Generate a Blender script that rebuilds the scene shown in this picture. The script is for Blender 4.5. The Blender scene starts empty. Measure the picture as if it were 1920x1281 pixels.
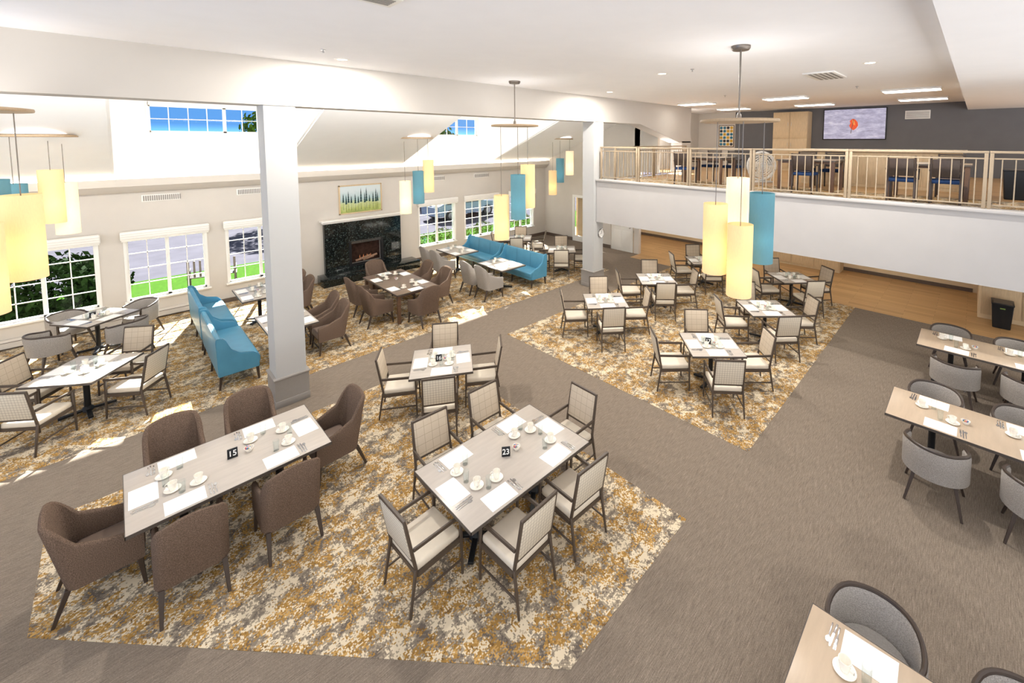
import bpy,bmesh,math,random
from mathutils import Matrix,Vector
random.seed(7)
C=bpy.context.scene.collection
R=math.radians
# ---------------------------------------------------------------- materials
def lin(c):
    o=[]
    for v in c[:3]:
        v=v/255.0
        o.append(v/12.92 if v<=.04045 else ((v+.055)/1.055)**2.4)
    return (o[0],o[1],o[2],1)
def newmat(name):
    m=bpy.data.materials.new(name);m.use_nodes=True
    nt=m.node_tree;b=nt.nodes['Principled BSDF']
    return m,nt,b
def coords(nt,scale=(1,1,1),rot=(0,0,0)):
    t=nt.nodes.new('ShaderNodeTexCoord');mp=nt.nodes.new('ShaderNodeMapping')
    mp.inputs['Scale'].default_value=scale;mp.inputs['Rotation'].default_value=rot
    nt.links.new(t.outputs['Object'],mp.inputs['Vector']);return mp.outputs['Vector']
def noise(nt,vec,scale,detail=3,rough=.5):
    n=nt.nodes.new('ShaderNodeTexNoise');n.inputs['Scale'].default_value=scale
    n.inputs['Detail'].default_value=detail;n.inputs['Roughness'].default_value=rough
    nt.links.new(vec,n.inputs['Vector']);return n.outputs['Fac']
def ramp(nt,fac,stops,const=False):
    r=nt.nodes.new('ShaderNodeValToRGB')
    if const:r.color_ramp.interpolation='CONSTANT'
    e=r.color_ramp.elements
    while len(e)<len(stops):e.new(.5)
    for i,(p,c) in enumerate(stops):
        e[i].position=p;e[i].color=c
    nt.links.new(fac,r.inputs['Fac']);return r.outputs['Color']
def M(name,rgb,rough=.6,metal=0,var=.06,scale=20,stretch=(1,1,1),bump=0,emit=None,es=0,coat=0):
    m,nt,b=newmat(name);c=lin(rgb)
    v=coords(nt,stretch);f=noise(nt,v,scale)
    lo=tuple(min(1,x*(1-var)) for x in c[:3])+(1,);hi=tuple(min(1,x*(1+var)) for x in c[:3])+(1,)
    nt.links.new(ramp(nt,f,[(.3,lo),(.7,hi)]),b.inputs['Base Color'])
    b.inputs['Roughness'].default_value=rough;b.inputs['Metallic'].default_value=metal
    if rough>=.69:b.inputs['Specular IOR Level'].default_value=.02
    if coat:b.inputs['Coat Weight'].default_value=coat
    if bump:
        bp=nt.nodes.new('ShaderNodeBump');bp.inputs['Strength'].default_value=bump;bp.inputs['Distance'].default_value=.01
        nt.links.new(f,bp.inputs['Height']);nt.links.new(bp.outputs['Normal'],b.inputs['Normal'])
    if emit:
        b.inputs['Emission Color'].default_value=lin(emit);b.inputs['Emission Strength'].default_value=es
    return m
m_wall=M('wall_paint',(207,201,193),.7,var=.015,scale=3)
m_beam=M('beam_paint',(194,189,183),.7,var=.01,scale=3)
m_white=M('white_paint',(246,246,246),.7,var=.01,scale=3)
m_ceil=M('ceiling_paint',(248,248,250),.8,var=.01,scale=3)
m_trimw=M('trim_white',(238,236,231),.45,var=.01)
m_fascia=M('fascia_paint',(180,177,175),.7,var=.015,scale=3)
m_col=M('column_paint',(184,184,183),.7,var=.01,scale=3)
m_colb=M('column_base_paint',(146,141,136),.6,var=.02)
m_darkwall=M('charcoal_wall',(114,114,116),.7,var=.03,scale=3)
m_tan=M('tan_wall',(226,204,168),.6,var=.03,scale=3)
m_base=M('baseboard_brown',(98,84,74),.5)
m_rail=M('taupe_metal',(156,139,116),.5,var=.03)
m_frame=M('dark_bronze_wood',(78,66,56),.45,var=.12,stretch=(8,8,1))
m_darkwood=M('walnut_wood',(98,72,54),.4,var=.18,stretch=(1,12,12),scale=6)
m_leg=M('dark_leg_wood',(62,50,42),.4,var=.1)
m_brownf=M('brown_woven_fabric',(108,91,79),.9,var=.42,scale=130,bump=.5)
m_greyf=M('grey_woven_fabric',(156,150,144),.9,var=.28,scale=130,bump=.4)
m_bseat=M('brown_leather_seat',(126,108,96),.5,var=.06)
m_gseat=M('grey_seat_fabric',(164,159,153),.7,var=.1,scale=90)
m_cream=M('cream_vinyl',(226,215,197),.45,var=.04,scale=9)
m_blue=M('teal_blue_vinyl',(78,142,172),.42,var=.07,scale=4,coat=.15)
m_seam=M('dark_seam_piping',(44,96,122),.6)
m_navy=M('navy_fabric',(40,58,92),.8,var=.1)
m_black=M('black_metal',(28,30,34),.4,metal=.3)
m_chrome=M('chrome',(190,190,192),.2,metal=1,var=.02)
m_paper=M('placemat_paper',(248,247,245),.8,var=.01)
m_china=M('white_china',(250,245,234),.25,var=.01,coat=.3)
m_edge=M('table_edge_dark',(82,74,68),.5)
m_cab=M('maple_cabinet',(206,182,146),.5,var=.08,stretch=(6,6,1),scale=5)
m_brass=M('brushed_nickel',(120,112,104),.35,metal=.6)
m_ivory=M('ring_tan_wood',(166,142,112),.45,metal=.1,var=.1,stretch=(1,8,1))
m_green=M('lawn_grass',(46,78,12),.9,var=.3,scale=14)
m_conc=M('pavement_concrete',(72,70,78),.9,var=.12,scale=1.5)
m_leaf=M('shrub_leaves',(24,40,15),.8,var=.4,scale=7)
m_leaf3=M('tree_leaves',(60,86,28),.7,var=.5,scale=7)
m_leaf2=M('flowering_shrub_leaves',(66,80,24),.7,var=.5,scale=9)
m_bark=M('bark',(60,48,40),.9,var=.3)
m_led=M('led_panel',(255,255,255),.5,emit=(255,250,240),es=9)
m_ledfill=M('led_fill_panel',(255,255,255),.5,emit=(255,248,238),es=19)
m_can=M('downlight_lens',(255,250,235),.5,emit=(255,240,210),es=8)
m_orange=M('orange_leaf_print',(216,84,40),.5,emit=(216,84,40),es=.5)
m_stone=M('granite_worktop',(226,214,190),.3,var=.25,scale=40)
def laminate(name,rgb):
    m,nt,b=newmat(name);c=lin(rgb)
    v=coords(nt,(1,6,1));f=noise(nt,v,3,5,.6)
    lo=tuple(x*.92 for x in c[:3])+(1,);hi=tuple(min(1,x*1.05) for x in c[:3])+(1,)
    nt.links.new(ramp(nt,f,[(.3,lo),(.7,hi)]),b.inputs['Base Color'])
    b.inputs['Roughness'].default_value=.28;return m
m_top=laminate('greige_laminate',(186,177,167))
m_toptan=laminate('tan_laminate',(190,170,147))
m_topdark=laminate('dark_walnut_top',(122,104,90))
def glass():
    m,nt,b=newmat('clear_glass')
    nt.nodes.remove(b);o=nt.nodes['Material Output']
    t=nt.nodes.new('ShaderNodeBsdfTransparent');g=nt.nodes.new('ShaderNodeBsdfGlossy');g.inputs['Roughness'].default_value=.03
    lw=nt.nodes.new('ShaderNodeLayerWeight');lw.inputs['Blend'].default_value=.25
    mx=nt.nodes.new('ShaderNodeMixShader');mr=nt.nodes.new('ShaderNodeMath');mr.operation='MULTIPLY';mr.inputs[1].default_value=.35
    t.inputs['Color'].default_value=(.96,.98,.98,1)
    nt.links.new(lw.outputs['Facing'],mr.inputs[0]);nt.links.new(mr.outputs[0],mx.inputs[0])
    nt.links.new(t.outputs[0],mx.inputs[1]);nt.links.new(g.outputs[0],mx.inputs[2]);nt.links.new(mx.outputs[0],o.inputs[0]);return m
m_glass=glass()
def shade(name,rgb,es):
    m,nt,b=newmat(name);nt.nodes.remove(b);o=nt.nodes['Material Output'];c=lin(rgb)
    v=coords(nt,(40,40,3));f=noise(nt,v,6)
    col=ramp(nt,f,[(.3,tuple(x*.93 for x in c[:3])+(1,)),(.7,c)])
    t=nt.nodes.new('ShaderNodeBsdfTranslucent');d=nt.nodes.new('ShaderNodeBsdfDiffuse');e=nt.nodes.new('ShaderNodeEmission')
    e.inputs['Strength'].default_value=es
    for n in(t,d,e):nt.links.new(col,n.inputs['Color'])
    mx=nt.nodes.new('ShaderNodeMixShader');mx.inputs[0].default_value=.5
    a=nt.nodes.new('ShaderNodeAddShader')
    nt.links.new(t.outputs[0],mx.inputs[1]);nt.links.new(d.outputs[0],mx.inputs[2])
    nt.links.new(mx.outputs[0],a.inputs[0]);nt.links.new(e.outputs[0],a.inputs[1]);nt.links.new(a.outputs[0],o.inputs[0]);return m
m_shy=shade('amber_shade_fabric',(246,226,186),.22)
m_shw=shade('cream_shade_fabric',(250,240,218),.28)
m_sht=shade('teal_shade_fabric',(128,176,188),.14)
def grey_carpet():
    m,nt,b=newmat('grey_striated_carpet')
    v=coords(nt,(3,80,1),(0,0,R(8)));f=noise(nt,v,2.4,4,.7)
    v2=coords(nt);f2=noise(nt,v2,90,2)
    c1=ramp(nt,f,[(.25,lin((98,86,76))),(.5,lin((133,121,108))),(.78,lin((170,156,141)))])
    c2=ramp(nt,f2,[(.35,(.76,.76,.76,1)),(.65,(1.0,1.0,1.0,1))])
    mx=nt.nodes.new('ShaderNodeMix');mx.data_type='RGBA';mx.blend_type='MULTIPLY';mx.inputs[0].default_value=1
    nt.links.new(c1,mx.inputs[6]);nt.links.new(c2,mx.inputs[7]);nt.links.new(mx.outputs[2],b.inputs['Base Color'])
    b.inputs['Roughness'].default_value=.95;b.inputs['Specular IOR Level'].default_value=.05;return m
def pat_carpet():
    m,nt,b=newmat('patterned_carpet')
    t=nt.nodes.new('ShaderNodeTexCoord');sn=nt.nodes.new('ShaderNodeVectorMath');sn.operation='SNAP';sn.inputs[1].default_value=(.012,.012,.012)
    nt.links.new(t.outputs['Object'],sn.inputs[0]);v=sn.outputs[0]
    f=noise(nt,v,4.8,9,.83)
    mp=nt.nodes.new('ShaderNodeMapping');mp.inputs['Location'].default_value=(13.3,4.1,0);nt.links.new(v,mp.inputs[0])
    g=noise(nt,mp.outputs[0],3.2,9,.83)
    h=noise(nt,mp.outputs[0],12,6,.8)
    c1=ramp(nt,f,[(0,lin((104,95,86))),(.43,lin((128,117,104))),(.475,lin((156,143,124))),(.51,lin((212,197,170))),(.60,lin((180,163,138))),(.645,lin((122,111,98)))],True)
    c2=ramp(nt,h,[(0,lin((118,92,58))),(.42,lin((154,119,66))),(.52,lin((184,147,90))),(.6,lin((136,103,60)))],True)
    fac=ramp(nt,g,[(0,(0,0,0,1)),(.51,(1,1,1,1)),(.57,(0,0,0,1)),(.615,(1,1,1,1)),(.68,(0,0,0,1))],True)
    mx=nt.nodes.new('ShaderNodeMix');mx.data_type='RGBA'
    nt.links.new(fac,mx.inputs[0]);nt.links.new(c1,mx.inputs[6]);nt.links.new(c2,mx.inputs[7]);nt.links.new(mx.outputs[2],b.inputs['Base Color'])
    b.inputs['Roughness'].default_value=.95;b.inputs['Specular IOR Level'].default_value=.05;return m
m_gc=grey_carpet();m_pc=pat_carpet()
def planks():
    m,nt,b=newmat('oak_plank_floor')
    v=coords(nt,(1,1,1),(0,0,R(90)))
    br=nt.nodes.new('ShaderNodeTexBrick');br.inputs['Scale'].default_value=1;br.inputs['Brick Width'].default_value=1.2;br.inputs['Row Height'].default_value=.15
    br.inputs['Mortar Size'].default_value=.003;br.inputs['Color1'].default_value=lin((198,160,112));br.inputs['Color2'].default_value=lin((178,140,94));br.inputs['Mortar'].default_value=lin((136,102,66))
    nt.links.new(v,br.inputs['Vector']);nt.links.new(br.outputs['Color'],b.inputs['Base Color']);b.inputs['Roughness'].default_value=.35;return m
m_wood=planks()
def plaid(name,base,line,sp,wd):
    m,nt,b=newmat(name);v=coords(nt)
    s=nt.nodes.new('ShaderNodeSeparateXYZ');nt.links.new(v,s.inputs[0]);fs=[]
    for ax in(0,2):
        md=nt.nodes.new('ShaderNodeMath');md.operation='PINGPONG';md.inputs[1].default_value=sp/2;nt.links.new(s.outputs[ax],md.inputs[0])
        l=nt.nodes.new('ShaderNodeMath');l.operation='LESS_THAN';l.inputs[1].default_value=wd;nt.links.new(md.outputs[0],l.inputs[0]);fs.append(l)
    a=nt.nodes.new('ShaderNodeMath');a.operation='MAXIMUM';nt.links.new(fs[0].outputs[0],a.inputs[0]);nt.links.new(fs[1].outputs[0],a.inputs[1])
    mx=nt.nodes.new('ShaderNodeMix');mx.data_type='RGBA';mx.inputs[6].default_value=lin(base);mx.inputs[7].default_value=lin(line)
    nt.links.new(a.outputs[0],mx.inputs[0]);nt.links.new(mx.outputs[2],b.inputs['Base Color']);b.inputs['Roughness'].default_value=.75;return m
m_plaid=plaid('cream_plaid_fabric',(218,208,190),(172,160,142),.04,.0024)
m_tuft=plaid('tan_tufted_fabric',(200,185,164),(172,156,135),.10,.0030)
def granite():
    m,nt,b=newmat('black_speckled_granite');v=coords(nt);f=noise(nt,v,24,6,.82)
    nt.links.new(ramp(nt,f,[(0,lin((8,11,13))),(.55,lin((18,24,24))),(.63,lin((96,108,104)))]),b.inputs['Base Color']);b.inputs['Roughness'].default_value=.08;return m
m_granite=granite()
# ---------------------------------------------------------------- geometry helper
class G:
    def __init__(s):s.bm=bmesh.new()
    def _m(s,b,mat):
        for f in b.faces:f.material_index=mat
        t=bpy.data.meshes.new('t');b.to_mesh(t);b.free();s.bm.from_mesh(t);bpy.data.meshes.remove(t);return s
    def box(s,c,d,bev=0,mat=0,rot=None,seg=2):
        b=bmesh.new();bmesh.ops.create_cube(b,size=1)
        bmesh.ops.scale(b,vec=d,verts=b.verts)
        if bev:bmesh.ops.bevel(b,geom=b.edges[:],offset=min(bev,min(d)*.49),segments=seg,affect='EDGES',profile=.5)
        if rot is not None:bmesh.ops.transform(b,matrix=rot.to_4x4(),verts=b.verts)
        bmesh.ops.translate(b,vec=c,verts=b.verts);return s._m(b,mat)
    def bb(s,x0,x1,y0,y1,z0,z1,bev=0,mat=0):
        return s.box(((x0+x1)/2,(y0+y1)/2,(z0+z1)/2),(abs(x1-x0),abs(y1-y0),abs(z1-z0)),bev,mat)
    def bar(s,a,b_,w,d=None,k=1,bev=.004,mat=0):
        a=Vector(a);b_=Vector(b_);d=d or w;z=(b_-a);L=z.length;z.normalize()
        x=Vector((1,0,0));
        if abs(z.dot(x))>.9:x=Vector((0,1,0))
        y=z.cross(x).normalized();x=y.cross(z)
        b=bmesh.new();vs=[]
        for e,sc in((a,k),(b_,1)):
            for sx,sy in((-1,-1),(1,-1),(1,1),(-1,1)):vs.append(b.verts.new(e+x*(sx*w/2*sc)+y*(sy*d/2*sc)))
        for f in((3,2,1,0),(4,5,6,7),(0,1,5,4),(1,2,6,5),(2,3,7,6),(3,0,4,7)):b.faces.new([vs[i] for i in f])
        bmesh.ops.recalc_face_normals(b,faces=b.faces)
        if bev:bmesh.ops.bevel(b,geom=b.edges[:],offset=bev,segments=1,affect='EDGES')
        return s._m(b,mat)
    def tube(s,pts,r,seg=10,mat=0,closed=False):
        pts=[Vector(p) for p in pts];n=len(pts);b=bmesh.new();rings=[];up=Vector((0,0,1))
        rr=r if isinstance(r,(list,tuple)) else [r]*n
        for i,p in enumerate(pts):
            if closed:t=pts[(i+1)%n]-pts[i-1]
            else:t=pts[min(i+1,n-1)]-pts[max(i-1,0)]
            t.normalize();u=up if abs(t.dot(up))<.95 else Vector((1,0,0))
            x=t.cross(u).normalized();y=x.cross(t)
            rings.append([b.verts.new(p+x*(rr[i]*math.cos(2*math.pi*j/seg))+y*(rr[i]*math.sin(2*math.pi*j/seg))) for j in range(seg)])
        for i in range(n if closed else n-1):
            A=rings[i];B=rings[(i+1)%n]
            for j in range(seg):b.faces.new([A[j],A[(j+1)%seg],B[(j+1)%seg],B[j]])
        if not closed:b.faces.new(rings[0]);b.faces.new(rings[-1])
        bmesh.ops.recalc_face_normals(b,faces=b.faces);return s._m(b,mat)
    def cyl(s,a,b_,r,r2=None,seg=16,mat=0):return s.tube([a,b_],[r,r if r2 is None else r2],seg,mat)
    def lathe(s,prof,seg=24,mat=0,c=(0,0,0)):
        b=bmesh.new();rings=[]
        for r,z in prof:
            if r<1e-5:rings.append([b.verts.new((c[0],c[1],c[2]+z))])
            else:rings.append([b.verts.new((c[0]+r*math.cos(2*math.pi*j/seg),c[1]+r*math.sin(2*math.pi*j/seg),c[2]+z)) for j in range(seg)])
        for A,B in zip(rings,rings[1:]):
            for j in range(seg):
                k=(j+1)%seg
                if len(A)==1 and len(B)==1:continue
                if len(A)==1:b.faces.new([A[0],B[j],B[k]])
                elif len(B)==1:b.faces.new([A[j],A[k],B[0]])
                else:b.faces.new([A[j],A[k],B[k],B[j]])
        bmesh.ops.recalc_face_normals(b,faces=b.faces);return s._m(b,mat)
    def prism(s,pts,axis,t0,t1,mat=0,bev=0):
        b=bmesh.new()
        def P(p,t):
            return {'x':(t,p[0],p[1]),'y':(p[0],t,p[1]),'z':(p[0],p[1],t)}[axis]
        A=[b.verts.new(P(p,t0)) for p in pts];B=[b.verts.new(P(p,t1)) for p in pts];n=len(pts)
        b.faces.new(A);b.faces.new(B[::-1])
        for i in range(n):b.faces.new([A[i],B[i],B[(i+1)%n],A[(i+1)%n]])
        bmesh.ops.recalc_face_normals(b,faces=b.faces)
        if bev:bmesh.ops.bevel(b,geom=b.edges[:],offset=bev,segments=2,affect='EDGES')
        return s._m(b,mat)
    def shell(s,path,th,zb,ztf,lean=0,mat=0):
        b=bmesh.new();n=len(path);rows=[]
        for i,p in enumerate(path):
            p=Vector((p[0],p[1]));t=Vector(path[min(i+1,n-1)])-Vector(path[max(i-1,0)]);t.normalize()
            nn=Vector((t.y,-t.x))
            if nn.dot(p)<0:nn=-nn
            zt=ztf(p.x,p.y);wgt=max(0,min(1,(-p.y+.05)/.3));row=[]
            for o,z in((0,zb),(0,zb+(zt-zb)*.5),(0,zt-.03),(.012,zt-.008),(th*.5,zt),(th-.012,zt-.008),(th,zt-.03),(th,zb+(zt-zb)*.5),(th,zb)):
                q=p-nn*o;row.append(b.verts.new((q.x,q.y-lean*wgt*max(0,z-zb),z)))
            rows.append(row)
        m=len(rows[0])
        for A,B in zip(rows,rows[1:]):
            for j in range(m):b.faces.new([A[j],A[(j+1)%m],B[(j+1)%m],B[j]])
        b.faces.new(rows[0]);b.faces.new(rows[-1])
        bmesh.ops.recalc_face_normals(b,faces=b.faces);return s._m(b,mat)
    def mesh(s,name,mats,ang=40):
        me=bpy.data.meshes.new(name);s.bm.to_mesh(me);s.bm.free()
        for m in(mats if isinstance(mats,(list,tuple)) else [mats]):me.materials.append(m)
        for p in me.polygons:p.use_smooth=True
        try:me.set_sharp_from_angle(angle=R(ang))
        except Exception:pass
        return me
def obj(name,me,loc=(0,0,0),rz=0,parent=None,**kw):
    o=bpy.data.objects.new(name,me);C.objects.link(o);o.location=loc;o.rotation_euler=(0,0,rz)
    if me is None:o.empty_display_size=.1
    if parent:o.parent=parent
    for k,v in kw.items():o[k]=v
    return o
def struct(name,g,mats,**kw):return obj(name,g.mesh(name,mats),kind='structure',**kw)
def thing(name,label,cat,loc,rz,parts,group=None,rootmesh=None,**kw):
    r=obj(name,rootmesh,loc,rz,label=label,category=cat,**kw)
    if group:r['group']=group
    made=[]
    for p in parts:
        pn,me,pl=p[0],p[1],p[2] if len(p)>2 else (0,0,0)
        par=r if len(p)<5 or p[4] is None else made[p[4]]
        o=obj(pn,me,pl,p[3] if len(p)>3 else 0,par);made.append(o)
    return r
# ---------------------------------------------------------------- room shell
YW=15.0;XF=14.3;ZC=5.84;ZB=5.09
g=G();g.bb(-7,20,-4.5,YW+.2,-.2,0,mat=0)
def zone(pts,mat,z=.004):g.prism(pts,'z',0,z,mat)
zone([(2.47,2.3),(4.5,2.3),(4.5,7.8),(-.76,7.8),(-.76,6.03)],1)
zone([(6.15,2.2),(13.7,2.2),(13.7,7.75),(6.15,7.75)],1)
zone([(-7,9.15),(11.8,9.15),(11.8,14.98),(-7,14.98)],1)
zone([(13.7,-4.5),(19.9,-4.5),(19.9,15),(14.35,15),(14.35,9.6),(13.7,9.6)],2)
struct('floor',g,[m_gc,m_pc,m_wood])
wins=[(-2.05,-.4),(.1,1.6),(2.08,3.6),(7.8,9.3),(9.8,11.35),(12.1,13.5)]
WZ0,WZ1=.55,2.1
g=G();x0,x1=-7,XF+.2
g.bb(x0,x1,YW,YW+.2,0,WZ0);g.bb(x0,x1,YW,YW+.2,WZ1,3.55)
px=x0
for a,b in wins:
    g.bb(px,a,YW,YW+.2,WZ0,WZ1);px=b
g.bb(px,x1,YW,YW+.2,WZ0,WZ1)
struct('wall_window',g,m_wall)
dorm=[(0,3.3,.65,2.95),(7.0,10.9,7.7,10.45)]
DZ0,DZ1=4.73,5.42
g=G()
for a,b,w0,w1 in dorm:
    g.bb(a-.05,b+.05,YW,YW+.2,3.55,DZ0);g.bb(a-.05,b+.05,YW,YW+.2,DZ1,6.2)
    g.bb(a-.05,w0,YW,YW+.2,DZ0,DZ1);g.bb(w1,b+.05,YW,YW+.2,DZ0,DZ1)
    g.bb(a-.05,b+.05,8.7,YW+.2,6.2,6.3)
    for x in(a-.05,b):
        g.prism([(YW,3.55),(YW,6.2),(8.8,6.2),(8.8,6.03)],'x',x,x+.05)
struct('wall_dormer',g,m_white)
g=G()
for a,b in((-7,-.05),(3.35,6.95),(10.95,XF)):
    g.prism([(YW,3.55),(YW+.2,3.55),(8.6,6.13),(8.6,6.05)],'x',a,b)
struct('ceiling_vault',g,m_white)
g=G();g.prism([(YW,3.25),(YW-.14,3.27),(YW-.26,3.40),(YW-.30,3.42),(YW-.30,3.60),(YW-.27,3.60),(YW-.27,3.50),(YW,3.50)],'x',-7,XF)
struct('trim_1',g,m_wall)
g=G();g.bb(-7,10.55,8.33,8.8,ZB,6.1)
g.prism([(10.55,ZB),(12.4,ZB),(15.1,4.45),(16,4.45),(16,6.1),(10.55,6.1)],'y',8.33,8.8)
g.bb(15.3,16,8.33,8.8,3.3,4.5)
struct('wall_beam',g,m_beam)
g=G();g.bb(-5.5,20,-4.5,8.34,ZC,ZC+.1)
g.bb(16,20,8.3,10,ZC,ZC+.1)
ceil_obj=struct('ceiling',g,m_ceil)
g=G();g.bb(3.5,19.9,-4.5,.3,5.56,ZC);struct('ceiling_bulkhead',g,m_ceil)
g=G();g.bb(XF,XF+.15,11.0,12.3,0,6.2);g.bb(XF,XF+.15,13.2,YW+.2,0,6.2);g.bb(XF,XF+.15,12.3,13.2,2.1,6.2)
g.bb(XF,XF+.15,9.75,11.0,2.1,6.2);g.bb(XF,XF+.15,9.6,9.84,0,6.2);g.bb(XF,XF+.15,8.8,9.75,3.3,6.2)
struct('wall_far',g,m_wall)
g=G();g.bb(17.5,17.6,-4.5,13,0,2.07);struct('wall_lower_back',g,m_tan)
g=G();g.bb(XF+.15,17.5,13,13.1,0,2.07);struct('wall_lower_side',g,m_tan)
g=G();g.bb(10.29,17.6,-4.5,8.14,2.07,2.14);g.bb(XF+.16,17.6,8.14,13.1,2.07,2.14);struct('ceiling_lower',g,m_ceil)
g=G();g.bb(10.1,10.28,-4.5,8.33,2.05,3.30);g.bb(10.05,10.33,-4.5,8.34,3.30,3.36,.01);g.bb(10.28,16,8.15,8.33,2.05,3.3)
struct('wall_loft_edge',g,m_fascia)
g=G();g.bb(10.28,20,-4.5,8.15,3.2,3.3);g.bb(16,20,8.15,10,3.2,3.3)
g.bb(10.33,12.2,-4.5,8.1,3.3,3.304,0,1)
struct('floor.001',g,[m_wood,m_pc])
g=G();g.bb(19.8,19.95,-4.5,8.1,3.3,ZC);struct('wall_charcoal',g,m_darkwall)
g=G();g.bb(19.8,19.95,8.1,10,3.3,ZC);g.bb(15.9,20,9.9,10,3.3,ZC);struct('wall_loft_side',g,m_wall)
g=G();g.bb(XF-.02,XF,11.0,12.3,0,.14);g.bb(XF-.02,XF,13.2,15,0,.14);struct('baseboard_far',g,m_base)
g=G();g.bb(-7,4.1,YW-.02,YW,0,.12);g.bb(7.5,XF,YW-.02,YW,0,.14);struct('baseboard_window',g,m_base)
g=G();g.bb(17.48,17.5,-.1,13,0,.12);struct('baseboard_back',g,m_base)
# doors
g=G();g.bb(XF-.01,XF+.04,9.88,10.96,0,2.06,.005);
for z0,z1 in((.15,.85),(1.0,1.95)):
    for y0,y1 in((9.98,10.38),(10.46,10.86)):g.bb(XF-.02,XF+.0,y0,y1,z0,z1,.006)
g.cyl((XF-.08,10.0,1.0),(XF,10.0,1.0),.02,mat=1)
struct('door_1',g,[m_trimw,m_chrome])
g=G();g.bb(XF,XF+.05,12.3,12.42,0,2.1);g.bb(XF,XF+.05,13.08,13.2,0,2.1);g.bb(XF,XF+.05,12.42,13.08,0,.25);g.bb(XF,XF+.05,12.42,13.08,1.98,2.1)
g.bb(XF+.02,XF+.03,12.42,13.08,.25,1.98,0,1);struct('door_2',g,[m_trimw,m_glass])
# windows
def window(n,a,b,z0,z1,nx,nz,mid=None,sill=True):
    g=G();f=.04;y0,y1=YW-.02,YW+.12
    g.bb(a-.045,a+.01,YW-.02,YW+.1,z0-.04,z1+.06);g.bb(b-.01,b+.045,YW-.02,YW+.1,z0-.04,z1+.06);g.bb(a,b,YW-.02,YW+.1,z1-.01,z1+.06)
    if sill:g.bb(a-.08,b+.08,YW-.07,YW+.1,z0-.05,z0,.008)
    g.bb(a,a+f,YW+.04,y1,z0,z1);g.bb(b-f,b,YW+.04,y1,z0,z1);g.bb(a,b,YW+.04,y1,z0,z0+f);g.bb(a,b,YW+.04,y1,z1-f,z1)
    if mid:g.bb(mid-.035,mid+.035,YW+.04,y1,z0,z1)
    for i in range(1,nx):
        x=a+(b-a)*i/nx;g.bb(x-.009,x+.009,YW+.07,YW+.1,z0,z1)
    for i in range(1,nz):
        z=z0+(z1-z0)*i/nz;g.bb(a,b,YW+.07,YW+.1,z-.009,z+.009)
    g.bb(a+.01,b-.01,YW+.083,YW+.087,z0+.01,z1-.01,0,1)
    struct('window_%d'%n,g,[m_trimw,m_glass])
for i,(a,b) in enumerate(wins):window(i+1,a,b,WZ0,WZ1,4,4,mid=(a+b)/2)
for i,(a,b,w0,w1) in enumerate(dorm):window(7+i,w0,w1,DZ0,DZ1,6,2,mid=w0+(w1-w0)*.66,sill=False)
for a,b in wins:
    g=G();w=b-a+.18
    g.box((0,-.08,.10),(w,.15,.21),.03,0,None,3);g.cyl((-w/2+.02,-.08,-.01),(w/2-.02,-.08,-.01),.035);
    for k in range(3):g.box((0,-.157,.03+.055*k),(w-.02,.01,.006),.002,1)
    obj('window_shade',g.mesh('window_shade',[m_trimw,m_wall]),((a+b)/2,YW-.02,2.1),label='white fabric roman shade pulled up above a window',category='window shade',group='roman shades above the windows')
def column(x,y):
    g=G();g.box((0,0,(ZB+.5)/2),(.45,.45,ZB-.5));me=g.mesh('shaft',m_col)
    g=G();g.box((0,0,.24),(.51,.51,.48));g.box((0,0,.495),(.55,.55,.035),.012);g.box((0,0,.06),(.525,.525,.12),.004);mb=g.mesh('base',m_colb)
    thing('column','square pale grey painted column with taupe wainscot base','column',(x,y,0),0,[('shaft',me),('column_base',mb)],'columns under the beam',kind='structure')
column(1.93,8.57);column(10.22,8.57)
def vent(x,y,z,w,h,axis,rz=0):
    g=G()
    if axis=='y':
        g.bb(-w/2,w/2,-.02,0,-h/2,h/2,.004)
        for k in range(int(w/.04)):g.bb(-w/2+.03+k*.04,-w/2+.055+k*.04,-.026,-.018,-h/2+.02,h/2-.02,0,1)
    elif axis=='z':
        g.bb(-w/2,w/2,-h/2,h/2,-.03,0,.006)
        for k in range(5):g.bb(-w/2+.05,w/2-.05,-h/2+.05+k*(h-.1)/5,-h/2+.05+(k+.55)*(h-.1)/5,-.036,-.028,0,1)
    else:
        g.bb(-.02,0,-w/2,w/2,-h/2,h/2,.004)
        for k in range(int(h/.04)-1):g.bb(-.026,-.018,-w/2+.03,w/2-.03,-h/2+.03+k*.04,-h/2+.045+k*.04,0,1)
    obj('air_vent',g.mesh('air_vent',[m_trimw,m_colb]),(x,y,z),rz,label='white slatted air vent grille',category='vent')
for x in(.79,2.7,8.5,10.6):vent(x,YW,3.08,.72,.17,'y')
vent(10.0,2.3,ZC,1.1,.55,'z');vent(1.70,4.10,ZC,.5,.3,'z');vent(19.8,1.6,5.45,.7,.3,'x')
g=G();g.prism([(YW,.04),(YW-.08,.04),(YW-.08,.16),(YW-.05,.22),(YW,.22)],'x',-6,1.55)
g.bb(-6,1.55,YW-.085,YW-.06,.05,.06);g.bb(-6,1.55,YW-.086,YW-.07,.165,.172,0,1)
obj('baseboard_heater',g.mesh('baseboard_heater',[m_wall,m_base]),label='long beige baseboard heater below the windows',category='heater')
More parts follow.
